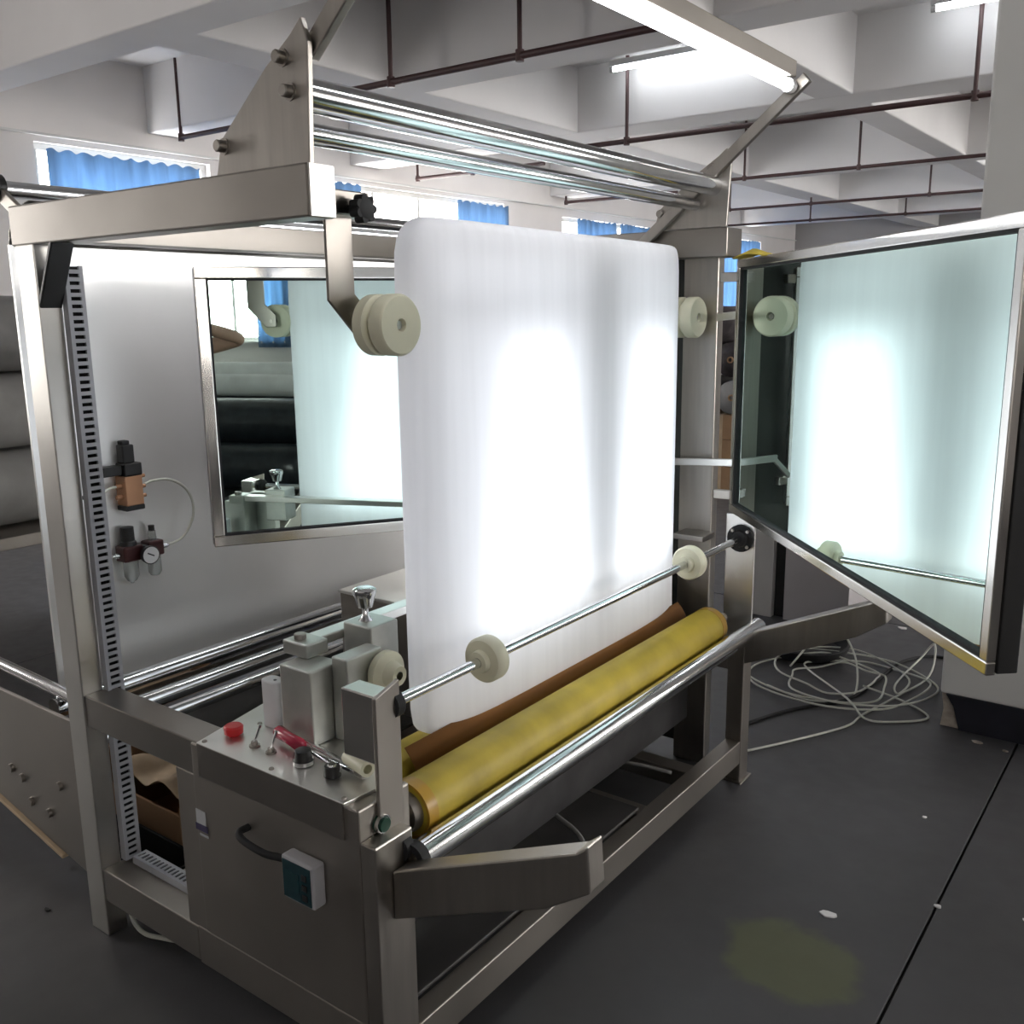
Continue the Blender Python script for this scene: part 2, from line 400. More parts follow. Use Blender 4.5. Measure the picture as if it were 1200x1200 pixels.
# ceiling sprinkler pipes, along x with risers up to the slab
def pipe(y, z, x0, x1, risers, r, label, drop=0.0):
    p = thing('sprinkler_pipe', (x0, y, z), label, 'pipe', 'ceiling sprinkler pipes')
    cyl('pipe_run', (x0, y, z), (x1, y, z), r, 'pipe', p, n=12)
    for x in risers:
        cyl('riser', (x, y, z), (x, y, ZS), r * .7, 'pipe', p, n=10)
        lathe('coupling', (x, y, z - r * 1.5), (0, 0, 1), [(0, 0), (0, r * 1.2), (r * 3, r * 1.2), (r * 3, 0)], 'pipe', p, n=12)
    return p
pipe(4.72, 3.02, -4.85, -2.3, (-4.42, -3.42), .021, 'thick dark pipe under the near beam with two risers')
pipe(7.27, 2.965, -4.70, -.9, (-4.19, -1.55), .021, 'dark red pipe running behind the far arm of the work lamp')
pipe(10.5, 3.02, -5.0, -1.5, (-4.55, -3.30), .018, 'dark pipe on the third beam, two risers, right of the lamp arm')
pipe(13.6, 3.02, -6.3, -2.0, (-6.1, -4.9, -3.35), .018, 'thin dark pipe on the fourth beam, middle of the distant pipes')
pipe(16.1, 3.02, -7.3, -2.4, (-5.8, -4.3), .018, 'most distant dark pipe, lowest above the right mirror')
pipe(8.12, 3.02, -7.28, -5.6, (-7.26, -6.5), .02, 'thin pipe stub with two risers under the bright beam above the tube')
pipe(11.15, 3.02, -7.36, -5.7, (-7.34, -6.2), .02, 'thin pipe stub further back, just left of the far gusset plate')
pipe(5.02, 3.02, -7.04, -6.3, (-7.04,), .02, 'L-shaped dark pipe drop beside the near gusset plate')

# ceiling fluorescent battens
def batten(p, q, label, tube='tube', r=.016, group='ceiling fluorescent lamps', hm='batten', hw=.05):
    p, q = Vector(p), Vector(q); d = (q - p).normalized()
    t = thing('fluorescent_lamp', tuple((p + q) / 2), label, 'lamp', group)
    bar('housing', p + Vector((0, 0, .045)), q + Vector((0, 0, .045)), hw, .045, hm, t)
    cyl('tube', p + d * .03, q - d * .03, r, tube, t, n=14)
    for a in (p, q - d * .03): cyl('end_cap', a, a + d * .03, r * 1.3, 'batten', t, n=12)
    return t
batten((-4.28, 7.15, 3.5), (-2.9, 7.15, 3.5), 'lit fluorescent lamp on the ceiling beyond the work lamp')
batten((-1.82, 7.1, 3.5), (-.4, 7.1, 3.5), 'lit fluorescent lamp at the top right beside the column')
batten((-6.0, 6.0, 3.45), (-6.0, 7.2, 3.45), 'lit fluorescent lamp glimpsed over the chrome top rollers')
batten((-5.9, 9.0, 3.45), (-5.9, 10.4, 3.45), 'lit fluorescent lamp deep in the bay behind the chrome top rollers')
batten((-3.9, 12.6, 3.5), (-2.4, 12.6, 3.5), 'added unseen fluorescent lamp in a distant bay')  # not in view; added to carry light into the far hall
batten((-6.9, 9.3, 3.5), (-5.5, 9.3, 3.5), 'added unseen fluorescent lamp behind the far gusset near the window wall')  # out of sight; added to brighten the window wall
batten((-3.9, 9.3, 3.5), (-2.7, 9.3, 3.5), 'added fluorescent lamp hidden between the second and third beams')  # hidden above the beams, added as fill for the bays
batten((-2.1, 13.0, 3.5), (-.7, 13.0, 3.5), 'added unseen fluorescent lamp in a distant bay toward the right')  # unseen, added to lift the far right bays
batten((-6.4, 12.4, 3.5), (-5.3, 12.4, 3.5), 'added unseen fluorescent lamp near the window wall in a distant bay')  # unseen, added so the wall around it gets more light
batten((-3.9, 15.6, 3.5), (-2.4, 15.6, 3.5), 'most distant added fluorescent lamp, unseen at the far end of the hall')  # unseen, added to light the end of the hall

# ================================================================== MACHINE
Y0 = 1.157
mc = thing('inspection_machine', (-1.75, 2.05, 0), 'stainless steel tubular fabric inspection machine filling the middle of the hall', 'machine')
S = 'steel'
# near frame
box('post', -2.285, -2.205, Y0, Y0 + .055, 0, 1.765, 'post', mc)                     # left near post
box('top_beam', -2.30, -1.283, Y0, Y0 + .06, 1.763, 1.852, 'steel_h', mc, bevel=.004)
box('beam_end_cap', -1.283, -1.279, Y0 + .002, Y0 + .058, 1.765, 1.850, 'steel_sheet', mc, bevel=0)
box('middle_rail', -2.205, -1.738, Y0 + .004, Y0 + .085, .592, .675, 'steel_h', mc)
box('bottom_rail', -2.205, -1.80, Y0 + .002, Y0 + .105, .105, .195, 'steel_dk', mc)
box('upright', -1.835, -1.765, Y0 + .004, Y0 + .05, .195, .592, 'steel_dk', mc)
bar('corner_brace', (-2.212, Y0 + .028, 1.622), (-2.128, Y0 + .028, 1.770), .054, .012, 'black', mc, up=(1, 0, 0))
# cabinet corner post, front legs and lower rails
box('corner_post', -1.236, -1.196, Y0 + .001, Y0 + .105, 0, .606, 'steel', mc)
box('front_leg', -1.255, -1.196, 2.90, 2.965, 0, .50, 'steel_dk', mc)
box('foot_plate', -1.27, -1.185, 2.885, 2.98, 0, .006, 'steel_dk', mc)
box('front_rail', -1.25, -1.198, Y0 + .106, 2.90, .07, .152, 'steel_dk', mc)
box('inner_rail', -2.10, -2.04, Y0 + .106, 2.95, .07, .15, 'steel_dk', mc)
for yy in (1.75, 2.3, 2.62):
    box('cross_rail', -2.04, -1.25, yy, yy + .06, .075, .135, 'steel_dk', mc)
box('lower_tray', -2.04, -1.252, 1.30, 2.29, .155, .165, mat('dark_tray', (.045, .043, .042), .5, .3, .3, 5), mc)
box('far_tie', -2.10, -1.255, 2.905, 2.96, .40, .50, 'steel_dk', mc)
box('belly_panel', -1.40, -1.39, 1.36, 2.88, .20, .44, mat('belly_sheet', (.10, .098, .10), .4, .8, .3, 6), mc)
# far end plates
box('far_post', -1.478, -1.356, 2.952, 3.0, 0, 1.86, 'steel', mc, bevel=.004)
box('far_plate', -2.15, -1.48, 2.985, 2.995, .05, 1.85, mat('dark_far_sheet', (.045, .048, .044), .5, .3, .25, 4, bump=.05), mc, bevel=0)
box('top_beam_far', -2.30, -1.30, 2.885, 2.999, 1.763, 1.852, 'steel_h', mc)
box('far_shelf', -1.45, -1.34, 2.86, 2.951, .84, .86, 'steel_h', mc)
box('side_rail', -2.30, -2.23, Y0 + .061, 2.869, 1.775, 1.845, 'steel_h', mc)
# gussets with bolts on both top beams
def gusset(y, th):
    g = prism('gusset_plate', [(-1.552, y, 1.852), (-1.298, y, 1.852), (-1.288, y, 2.045), (-1.302, y, 2.085), (-1.330, y, 2.062), (-1.400, y, 2.018), (-1.532, y, 1.915)], (0, th, 0), 'steel', mc)
    for x, z in ((-1.524, 1.903), (-1.337, 1.972), (-1.351, 2.028)):
        lathe('bolt', (x, y + .002, z), (0, -1, 0), [(0, 0), (0, .015), (.004, .015), (.004, .011), (.018, .011), (.020, .009), (.020, 0)], 'steel_dk', g, n=12)
    return g
gusset(Y0 + .02, .012); gusset(2.872, .012)
for x, z, r in ((-1.345, 1.975, .030), (-1.405, 1.925, .020)):
    cyl('top_roller', (x, Y0 + .034, z), (x, 2.870, z), r, 'chrome', mc, n=32)
cyl('top_roller', (-2.4, Y0 + .04, 1.902), (-2.4, 2.86, 1.902), .02, 'chrome', mc, n=24)
lathe('roller_clamp', (-2.4, Y0 + .04, 1.902), (0, -1, 0), [(0, 0), (0, .034), (.02, .034), (.03, .02), (.03, 0)], 'black', mc, n=16)
bar('clamp_arm', (-2.40, Y0 + .03, 1.90), (-2.29, Y0 + .03, 1.83), .012, .035, 'steel', mc, up=(0, 0, 1))
# work lamp arms
for y in (Y0 + .045, 2.862):
    bar('lamp_arm', (-1.60 if y > 2 else -1.31, y, 1.80 if y > 2 else 2.032), (-1.058, y, 2.247), .02, .034, 'steel', mc)
# lower chrome front roller with black bearing rings
cyl('front_roller', (-1.195, 1.262, .536), (-1.195, 3.005, .536), .030, 'chrome', mc, n=32)
for (x, y, z, r) in ((-1.215, 1.235, .565, .030), (-1.185, 1.245, .545, .032)):
    lathe('bearing_ring', (x, y, z), (0, 1, 0), [(0, r * .5), (0, r), (.022, r), (.022, r * .5), (0, r * .5)], 'rubber', mc, n=24)
    cyl('bearing_bolt', (x, y + .002, z), (x, y + .02, z), r * .42, 'steel', mc, n=14)
# cradle arms near and far
def cradle(y, th):
    a = [(-1.196, y, .538), (-.775, y, .726), (-.752, y, .745), (-.746, y, .66), (-.835, y, .598), (-1.196, y, .432)]
    return prism('cradle_arm', a, (0, th, 0), 'steel', mc, bevel=.004)
cradle(Y0 + .045, .05); cradle(2.90, .06)
# yellow rollers with hubs
def yroll(x, z, r):
    o = lathe('yellow_roller', (x, 1.345, z), (0, 1, 0), [(0, .70 * r), (0, r), (1.465, r), (1.465, .7 * r), (.04, .70 * r)], 'yellow', mc, n=48)
    lathe('edge_tape', (x, 1.343, z), (0, 1, 0), [(0, r * .9), (0, r * 1.012), (.03, r * 1.012), (.03, r * .9), (0, r * .9)], 'yellow_band', o, n=48)
    lathe('edge_tape', (x, 2.785, z), (0, 1, 0), [(0, r * .9), (0, r * 1.012), (.03, r * 1.012), (.03, r * .9), (0, r * .9)], 'yellow_band', o, n=48)
    for y in (1.325, 2.80):
        lathe('end_hub', (x, y, z), (0, 1, 0), [(0, 0), (0, r * .62), (.012, r * .72), (.05, r * .72), (.05, 0)], 'steel_dk' if y < 2 else 'rubber', o, n=32)
    cyl('axle', (x, 1.24, z), (x, 2.92, z), .016, 'steel', o, n=16)
    return o
yroll(-1.285, .575, .062); yroll(-1.445, .560, .060)
# slender wheel rod with two wheels
RX, RZ = -1.243, .852
rod = cyl('wheel_rod', (RX, 1.262, RZ), (RX, 2.945, RZ), .0115, 'chrome', mc, n=18)
def rodwheel(y):
    return lathe('nylon_wheel', (RX, y - .036, RZ), (0, 1, 0), [(0, .012), (0, .024), (.014, .026), (.016, .046), (.022, .051), (.05, .051), (.056, .046), (.058, .028), (.072, .026), (.072, .012)], 'nylon', rod, n=36)
rodwheel(1.57); rodwheel(2.565)
lathe('rod_clamp', (RX, 1.258, RZ), (0, 1, 0), [(0, 0), (0, .028), (.02, .028), (.026, .02), (.03, .013)], 'rubber', rod, n=20)
fb = lathe('flange_bearing', (RX, 2.925, RZ), (0, 1, 0), [(0, .012), (0, .026), (.012, .030), (.012, .046), (.024, .046), (.024, .012)], 'rubber', rod, n=20)
for a in range(4):
    an = math.pi / 4 + a * math.pi / 2
    box('rod_stand', -1.30, -1.196, 2.95, 2.958, .50, .93, 'steel_sheet', mc) if a == 0 else None
    lathe('bolt', (RX + .037 * math.cos(an), 2.937, RZ + .037 * math.sin(an)), (0, -1, 0), [(0, 0), (0, .006), (.006, .005), (.006, 0)], 'steel', mc, n=10)
# grooved edge wheels on hanging brackets
def edgewheel(x, y, z, near):
    g = lathe('edge_wheel', (x - .043, y, z), (1, 0, 0), [(.0, .012), (.0, .060), (.004, .065), (.030, .065), (.034, .060), (.036, .050), (.046, .050), (.048, .060), (.052, .065), (.080, .065), (.086, .060), (.086, .014), (.070, .012)], 'nylon', mc, n=48)
    lathe('wheel_bolt', (x + .028, y, z), (1, 0, 0), [(0, 0), (0, .010), (.008, .009), (.008, 0)], 'steel', g, n=10)
    cyl('axle', (x - .075, y, z), (x + .030, y, z), .0075, 'steel', g, n=12)
    return g
edgewheel(-1.452, 1.511, 1.576, True); edgewheel(-1.425, 2.872, 1.576, False)
prism('hanging_bracket', [(-1.525, 1.410, 1.838), (-1.525, 1.486, 1.838), (-1.525, 1.486, 1.642), (-1.525, 1.532, 1.60), (-1.525, 1.532, 1.553), (-1.525, 1.486, 1.553), (-1.525, 1.410, 1.628)], (.007, 0, 0), 'steel_h', mc)
box('bracket_clamp', -1.545, -1.475, 1.388, 1.498, 1.797, 1.846, 'steel_h', mc)
box('slide_bar', -1.535, -1.505, Y0 + .061, 1.388, 1.803, 1.838, 'steel_h', mc)
kn = lathe('star_knob', (-1.475, 1.445, 1.808), (1, 0, 0), [(0, 0), (0, .010), (.018, .010), (.020, .022), (.040, .024), (.046, .018), (.048, 0)], 'rubber', mc, n=16)
for i in range(7):
    an = i * 2 * math.pi / 7
    cyl('lobe', (-1.455, 1.445 + .020 * math.cos(an), 1.808 + .020 * math.sin(an)), (-1.431, 1.445 + .020 * math.cos(an), 1.808 + .020 * math.sin(an)), .0088, 'rubber', kn, n=10)
box('wheel_arm', -1.498, -1.490, 2.85, 2.951, 1.555, 1.60, 'steel_sheet', mc)
bar('bracket_bar', (-1.36, 2.96, 1.575), (-1.24, 2.94, 1.585), .012, .025, 'steel_sheet', mc)
bar('bracket_bar', (-1.52, 2.90, 1.095), (-1.25, 2.90, 1.112), .012, .024, 'steel_sheet', mc)
bar('bracket_brace', (-1.62, 2.90, 1.02), (-1.51, 2.90, 1.09), .010, .02, 'steel_sheet', mc)
# rear hood: sheet, top roll, lamp lip
rs = box('rear_sheet', -2.765, -2.755, 1.38, 3.10, .455, 1.80, 'rear_sheet', mc, bevel=0)
bm = B(); prev = None
for i in range(9):
    a = math.radians(10 * i)
    x = -2.755 + .0 + .16 * (1 - math.cos(a)); z = 1.80 + .11 * math.sin(a)
    cur = [bm.verts.new((x, 1.38, z)), bm.verts.new((x, 3.10, z))]
    if prev: bm.faces.new((prev[0], prev[1], cur[1], cur[0]))
    prev = cur
mk('hood_lip', bm, 'polish', mc, smooth='all', solid=.003)
box('hood_ledge', -2.755, -2.66, 1.38, 3.10, .425, .455, 'steel_dk', mc)
for x, z, r in ((-2.60, .50, .03), (-2.48, .475, .026), (-2.36, .47, .02)):
    cyl('rear_roller', (x, Y0 + .12, z), (x, 2.93, z), r, 'chrome', mc, n=24)
box('rear_shade_sheet', -2.50, -1.85, 1.52, 2.93, .385, .395, mat('dark_shade_sheet', (.03, .028, .025), .5, .3, .3, 5), mc)  # dark sheet added to stand in for the shade below the rear rollers
# bin under the left mirror
bn = box('catch_bin', -2.17, -1.62, 2.0, 2.90, .20, .742, 'steel_dk', mc, bevel=.004)
box('bin_lid', -2.175, -1.615, 1.995, 2.905, .742, .752, 'steel_sheet', bn, bevel=.003)
lathe('lid_grip', (-1.80, 2.12, .752), (0, 0, 1), [(0, .018), (0, .026), (.012, .026), (.012, .018), (0, .018)], 'steel', bn, n=20)
# left tail plate with bolts
tp = prism('tail_plate', [(-3.35, 1.24, .52), (-2.295, 1.24, .515), (-2.295, 1.24, .03), (-2.60, 1.24, .085), (-3.35, 1.24, .24)], (0, .012, 0), 'steel_dk', mc)
for x, z in ((-2.54, .295), (-2.76, .255), (-2.82, .27), (-2.72, .19), (-2.62, .185)):
    lathe('bolt', (x, 1.24, z), (0, -1, 0), [(0, 0), (0, .014), (.010, .013), (.010, 0)], 'steel_dk', tp, n=10)
bar('tail_lip', (-3.35, 1.246, .225), (-2.56, 1.246, .066), .03, .012, 'paper', tp)
cyl('tail_roller', (-3.4, 1.30, .57), (-2.30, 1.30, .535), .018, 'chrome', mc, n=18)
box('small_clip', -2.66, -2.60, 1.36, 1.40, .56, .63, 'polish', mc)
# slide mechanism beside the tube
def handle_block():
    box('clamp_block', -1.60, -1.50, 1.285, 1.375, .68, .852, 'alu', mc, bevel=.004)
    box('clamp_block', -1.498, -1.452, 1.345, 1.455, .68, .872, 'alu', mc, bevel=.004)
    box('slide_shoe', -1.645, -1.565, 1.335, 1.40, .852, .885, 'alu', mc, bevel=.004)
    lathe('bolt', (-1.615, 1.362, .885), (0, 0, 1), [(0, 0), (0, .014), (.010, .014), (.012, .012), (.012, 0)], 'steel_dk', mc, n=14)
    bar('slide_rail', (-1.61, 1.36, .872), (-1.61, 2.85, .872), .045, .022, 'steel_sheet', mc)
    blk = box('lock_block', -1.585, -1.495, 1.465, 1.555, .775, .902, 'alu', mc, bevel=.004)
    lathe('lock_knob', (-1.55, 1.505, .902), (0, 0, 1), [(0, 0), (0, .017), (.006, .012), (.012, .008), (.030, .007), (.032, .018), (.055, .024), (.066, .028), (.074, .027), (.078, .020), (.078, 0)], 'chrome', blk, n=24)
    lathe('edge_wheel', (-1.45, 1.45, .815), (1, 0, 0), [(0, .01), (0, .045), (.006, .05), (.022, .05), (.03, .03), (.055, .022), (.055, .01)], 'nylon', mc, n=32)
handle_block()
rb = box('rod_block', -1.325, -1.238, 1.21, 1.262, .745, .886, 'polish', mc, bevel=.003)
prism('rod_plate', [(-1.236, 1.205, .605), (-1.236, 1.272, .605), (-1.236, 1.272, .905), (-1.236, 1.205, .885)], (.010, 0, 0), 'steel_dk', mc)
lathe('spacer_tube', (-1.36, 1.255, .712), (1, -.25, 0), [(0, .010), (0, .017), (.075, .017), (.075, .010), (0, .010)], 'nylon', mc, n=20)

# ---------------------------------------------------------------- white fabric tube and its lamp panels
ft = thing('fabric_tube', (-1.46, 2.12, .66), 'white knit fabric tube stretched upright and glowing from lamps inside', 'fabric')
def tube_mesh():
    bm = B(); n = 72
    y0, y1 = 1.563, 2.800
    prof = [(.622, .056, .004), (.632, .061, .001), (.67, .065, .0), (.72, .066, .0), (.80, .066, .0), (.95, .066, .0), (1.2, .066, .0), (1.5, .066, .0), (1.66, .066, 0), (1.725, .065, .002), (1.755, .064, .010), (1.775, .061, .022), (1.788, .056, .036), (1.796, .047, .050), (1.800, .032, .062), (1.801, .012, .08)]
    rings = []
    for z, hx, ins in prof:
        a, b = y0 + ins, y1 - ins * .25
        cx = -1.384 - (.066 if z > 1.2 else hx)
        rr = min(.06, hx * 1.0)
        ring = []
        for i in range(n):
            t = 2 * math.pi * i / n
            # superellipse-like stadium
            c, s = math.cos(t), math.sin(t)
            yy = math.copysign(abs(c) ** .35, c); xx = math.copysign(abs(s) ** .55, s)
            ring.append(bm.verts.new((cx + hx * xx, (a + b) / 2 + (b - a) / 2 * yy, z + .010 * (yy * -.5))))
        rings.append(ring)
    for a, b in zip(rings, rings[1:]):
        for i in range(n): bm.faces.new((a[i], a[(i + 1) % n], b[(i + 1) % n], b[i]))
    bm.faces.new(rings[-1])
    return bm
mk('tube_cloth', tube_mesh(), 'fabric', ft, smooth='all')
bm = B()
pr_ = [(-1.398, .640), (-1.384, .625), (-1.370, .605), (-1.360, .575)]
rows = [[bm.verts.new((x, y, z)) for y in (1.46, 1.9, 2.4, 2.80)] for x, z in pr_]
for a, b in zip(rows, rows[1:]):
    for i in range(3): bm.faces.new((a[i], a[i + 1], b[i + 1], b[i]))
mk('brown_strip', bm, 'orange', ft, smooth='all', solid=.003, label='brown strip under the fabric')  # brown strip between the fabric's lower edge and the rollers
lp = thing('light_box', (-1.46, 2.12, .78), 'pair of bright lamp panels hidden inside the white fabric tube', 'lamp')
for a0, a1, b0, b1 in ((1.74, 2.24, 1.86, 2.10), (2.36, 2.72, 2.48, 2.70)):
    prism('lamp_panel', [(-1.460, a0, .82), (-1.460, a1, .82), (-1.460, b1, 1.52), (-1.460, b0, 1.52)], (.020, 0, 0), 'panel', lp, bevel=0)
for a0, a1 in ((1.62, 2.225), (2.375, 2.745)): box('added_glow_board', -1.455, -1.445, a0, a1, .80, 1.735, 'fill_glow', lp, bevel=0)  # added glowing boards that fill the whole cloth with light
box('support_bar', -1.465, -1.435, 2.285, 2.315, .72, 1.74, 'steel', lp)
box('support_bar', -1.465, -1.435, 1.64, 2.72, 1.60, 1.62, 'steel', lp)

# ---------------------------------------------------------------- side mirrors
def mirror(name, a, b, z0, z1, label, fw=.034, depth=.03, back=+1, bm_='black'):
    """a,b: (x,y) ends of the mirror face, face looks to the side of the normal 'back'=-1/+1"""
    a, b = Vector((*a, 0)), Vector((*b, 0)); d = (b - a).normalized(); nrm = Vector((d.y, -d.x, 0)) * back
    r = thing(name, (*((a + b) / 2)[:2], z0), label, 'mirror', 'side mirrors of the inspection machine')
    def slab(nm, s0, s1, e0, e1, o0, o1, m, parent, bevel=.003):
        p = [a + d * s0 + nrm * o0, a + d * s1 + nrm * o0, a + d * s1 + nrm * o1, a + d * s0 + nrm * o1]
        return prism(nm, [(q.x, q.y, e0) for q in p], (0, 0, e1 - e0), m, parent, bevel=bevel)
    L = (b - a).length
    slab('backing', -.002, L + .002, z0 + .003, z1 - .003, -.052, -.012, bm_, r)
    slab('glass', fw * .8, L - fw * .8, z0 + fw * .8, z1 - fw * .8, -.011, -.006, 'mirror', r, 0)
    for s0, s1, e0, e1 in ((0, L, z0, z0 + fw), (0, L, z1 - fw, z1), (0, fw, z0 + fw, z1 - fw), (L - fw, L, z0 + fw, z1 - fw)):
        slab('frame_rail', s0, s1, e0, e1, -.0115, .008, 'polish', r)
    g = .006
    for s0, s1, e0, e1 in ((fw, L - fw, z0 + fw, z0 + fw + g), (fw, L - fw, z1 - fw - g, z1 - fw), (fw, fw + g, z0 + fw, z1 - fw), (L - fw - g, L - fw, z0 + fw, z1 - fw)):
        slab('rubber_seal', s0, s1, e0, e1, -.006, .004, 'rubber', r, 0)
    return r
mirror('side_mirror', (-2.474, 1.769), (-1.690, 2.944), .895, 1.742, 'framed mirror at left reflecting the fabric tube and stacked rolls', back=+1, bm_='cab')
mirror('side_mirror', (-1.268, 2.912), (-.283, 1.812), .948, 1.752, 'large framed mirror at right reflecting the glowing fabric with a green tint', fw=.026, back=+1)
# hinge bars to the machine
for z in (1.70, 1.0):
    bar('mirror_hinge', (-1.33, 2.915, z), (-1.262, 2.92, z), .02, .03, 'steel', mc)
    bar('mirror_hinge', (-1.64, 2.925, z), (-1.60, 2.935, z), .02, .03, 'steel', mc)

# ---------------------------------------------------------------- work lamp on the arms
batten((-1.10, Y0 + .06, 2.224), (-1.10, 2.845, 2.224), 'long lit work lamp held by two steel arms above the machine', 'lamp', .015, 'machine work lamps', 'steel_dk', .03)
batten((-2.57, 1.46, 1.862), (-2.57, 3.02, 1.862), 'lit lamp tube tucked under the hood of the rear steel sheet', 'lamp', .014, 'machine work lamps')

# ---------------------------------------------------------------- control cabinet
cc = thing('control_cabinet', (-1.50, 1.24, 0), 'grey steel control cabinet with red button, switches and knobs on top', 'control box')
box('body', -1.764, -1.2365, Y0, 1.30, .20, .672, 'steel_dk', cc, bevel=.004)
box('plinth', -1.799, -1.2365, Y0 + .002, 1.27, .10, .199, 'steel_dk', cc)
box('front_lip', -1.735, -1.275, Y0 - .004, Y0, .60, .678, 'steel_h', cc, bevel=.001)
top = prism('top_plate', [(-1.737, Y0 - .003, .672), (-1.272, Y0 - .003, .672), (-1.258, 1.30, .672), (-1.737, 1.50, .672), (-1.83, 1.56, .672)], (0, 0, .007), 'steel_sheet', cc, bevel=.001)
for x, y in ((-1.50, 1.168), (-1.285, 1.168), (-1.725, 1.168), (-1.70, 1.30), (-1.29, 1.28)):
    lathe('screw', (x, y, .679), (0, 0, 1), [(0, 0), (0, .006), (.003, .005), (.003, 0)], 'steel_dk', top, n=10)
rbn = lathe('stop_button', (-1.700, 1.228, .679), (0, 0, 1), [(0, 0), (0, .013), (.006, .013), (.006, .021), (.020, .022), (.024, .018), (.025, 0)], 'red', cc, n=24, label='round red push button')
for x in (-1.615, -1.560):
    tg = lathe('toggle_switch', (x, 1.217, .679), (0, 0, 1), [(0, 0), (0, .012), (.004, .012), (.004, .008), (.012, .007), (.012, 0)], 'steel_dk', cc, n=12)
    cyl('lever', (x, 1.217, .69), (x + .004, 1.232, .725), .003, 'chrome', tg, n=8, r2=.0042)
kb = lathe('speed_knob', (-1.462, 1.222, .679), (0, 0, 1), [(0, 0), (0, .021), (.008, .022), (.010, .018), (.032, .017), (.034, .014), (.034, 0)], 'black', cc, n=24)
lathe('knob_ring', (-1.462, 1.222, .681), (0, 0, 1), [(0, .018), (0, .0225), (.009, .0225), (.009, .018), (0, .018)], 'chrome', kb, n=24)
kb2 = lathe('selector_knob', (-1.375, 1.222, .679), (0, 0, 1), [(0, 0), (0, .018), (.022, .016), (.022, 0)], 'black', cc, n=24)
lathe('knob_cap', (-1.375, 1.222, .701), (0, 0, 1), [(0, 0), (0, .010), (.004, .009), (.004, 0)], 'chrome', kb2, n=16)
gb = lathe('green_button', (-1.2365, 1.212, .625), (1, 0, 0), [(0, 0), (0, .019), (.008, .019), (.010, .015), (.018, .014), (.018, 0)], 'green', cc, n=20, label='dark green push button with chrome ring')
lathe('button_ring', (-1.2365, 1.212, .625), (1, 0, 0), [(.008, .013), (.014, .0165), (.014, .019), (.006, .0195)], 'chrome', gb, n=20)
mt = box('meter', -1.432, -1.338, Y0 - .034, Y0 - .001, .437, .532, 'meterframe', cc, bevel=.005, label='pale framed meter with dark face')
box('meter_face', -1.426, -1.344, Y0 - .0365, Y0 - .034, .443, .526, 'teal', mt, bevel=.001)
box('meter_screen', -1.418, -1.378, Y0 - .0375, Y0 - .0365, .462, .505, mat('meter_screen', (.015, .05, .058), .2, 0, .1, 20), mt, bevel=0)
for k in range(3): box('meter_key', -1.368, -1.354, Y0 - .0385, Y0 - .0365, .453 + k * .022, .466 + k * .022, 'black', mt, bevel=0)
sweep('handle', [(-1.575, Y0, .528), (-1.575, Y0 - .025, .527), (-1.55, Y0 - .034, .520), (-1.49, Y0 - .032, .512), (-1.455, Y0 - .022, .510), (-1.432, Y0 - .016, .510)], .008, 'rubber', cc)
stk = box('sticker', -1.762, -1.728, Y0 - .0015, Y0 - .0002, .478, .512, 'sticker', cc, bevel=0)
box('sticker_print', -1.765, -1.722, Y0 - .0025, Y0 - .0012, .462, .478, 'stickerprint', stk, bevel=0)
box('sticker_print', -1.752, -1.722, Y0 - .0025, Y0 - .0012, .450, .455, 'sticker', stk, bevel=0)

# things lying on the cabinet
ad = thing('power_adapter', (-1.665, 1.315, .679), 'white plastic adapter block standing on the control cabinet', 'adapter')
b2 = B(); 
pts = []
for k in range(20):
    t = 2 * math.pi * k / 20
    pts.append((-1.663 + math.copysign(abs(math.cos(t)) ** .6, math.cos(t)) * .028, 1.318 + math.copysign(abs(math.sin(t)) ** .6, math.sin(t)) * .020, .679))
aprism(b2, pts, (0, 0, .112)); mk('shell', b2, 'white_pl', ad, smooth=True, bevel=.003)
cyl('socket', (-1.655, 1.316, .791), (-1.655, 1.316, .7918), .004, 'black', ad, n=12)
sd = thing('screwdriver', (-1.50, 1.262, .69), 'screwdriver with clear red handle lying behind the switches', 'screwdriver')
d_ = Vector((.235, -.035, -.012)); p_ = Vector((-1.590, 1.262, .705))
lathe('handle', p_, d_, [(0, 0), (0, .012), (.006, .015), (.05, .013), (.09, .015), (.10, .010), (.105, .006), (.105, 0)], 'redclear', sd, n=12)
cyl('shaft', p_ + d_ * .40, p_ + d_ * 1.0, .0035, 'chrome', sd, n=10)
wr = thing('pliers', (-1.43, 1.262, .68), 'slim steel pliers lying beside the red screwdriver', 'pliers')
bar('jaw', (-1.335, 1.252, .688), (-1.305, 1.245, .688), .016, .012, 'steel', wr)
bar('grip', (-1.54, 1.288, .688), (-1.335, 1.256, .688), .010, .010, 'chrome', wr)
bar('grip', (-1.535, 1.263, .688), (-1.335, 1.247, .688), .010, .010, 'chrome', wr)

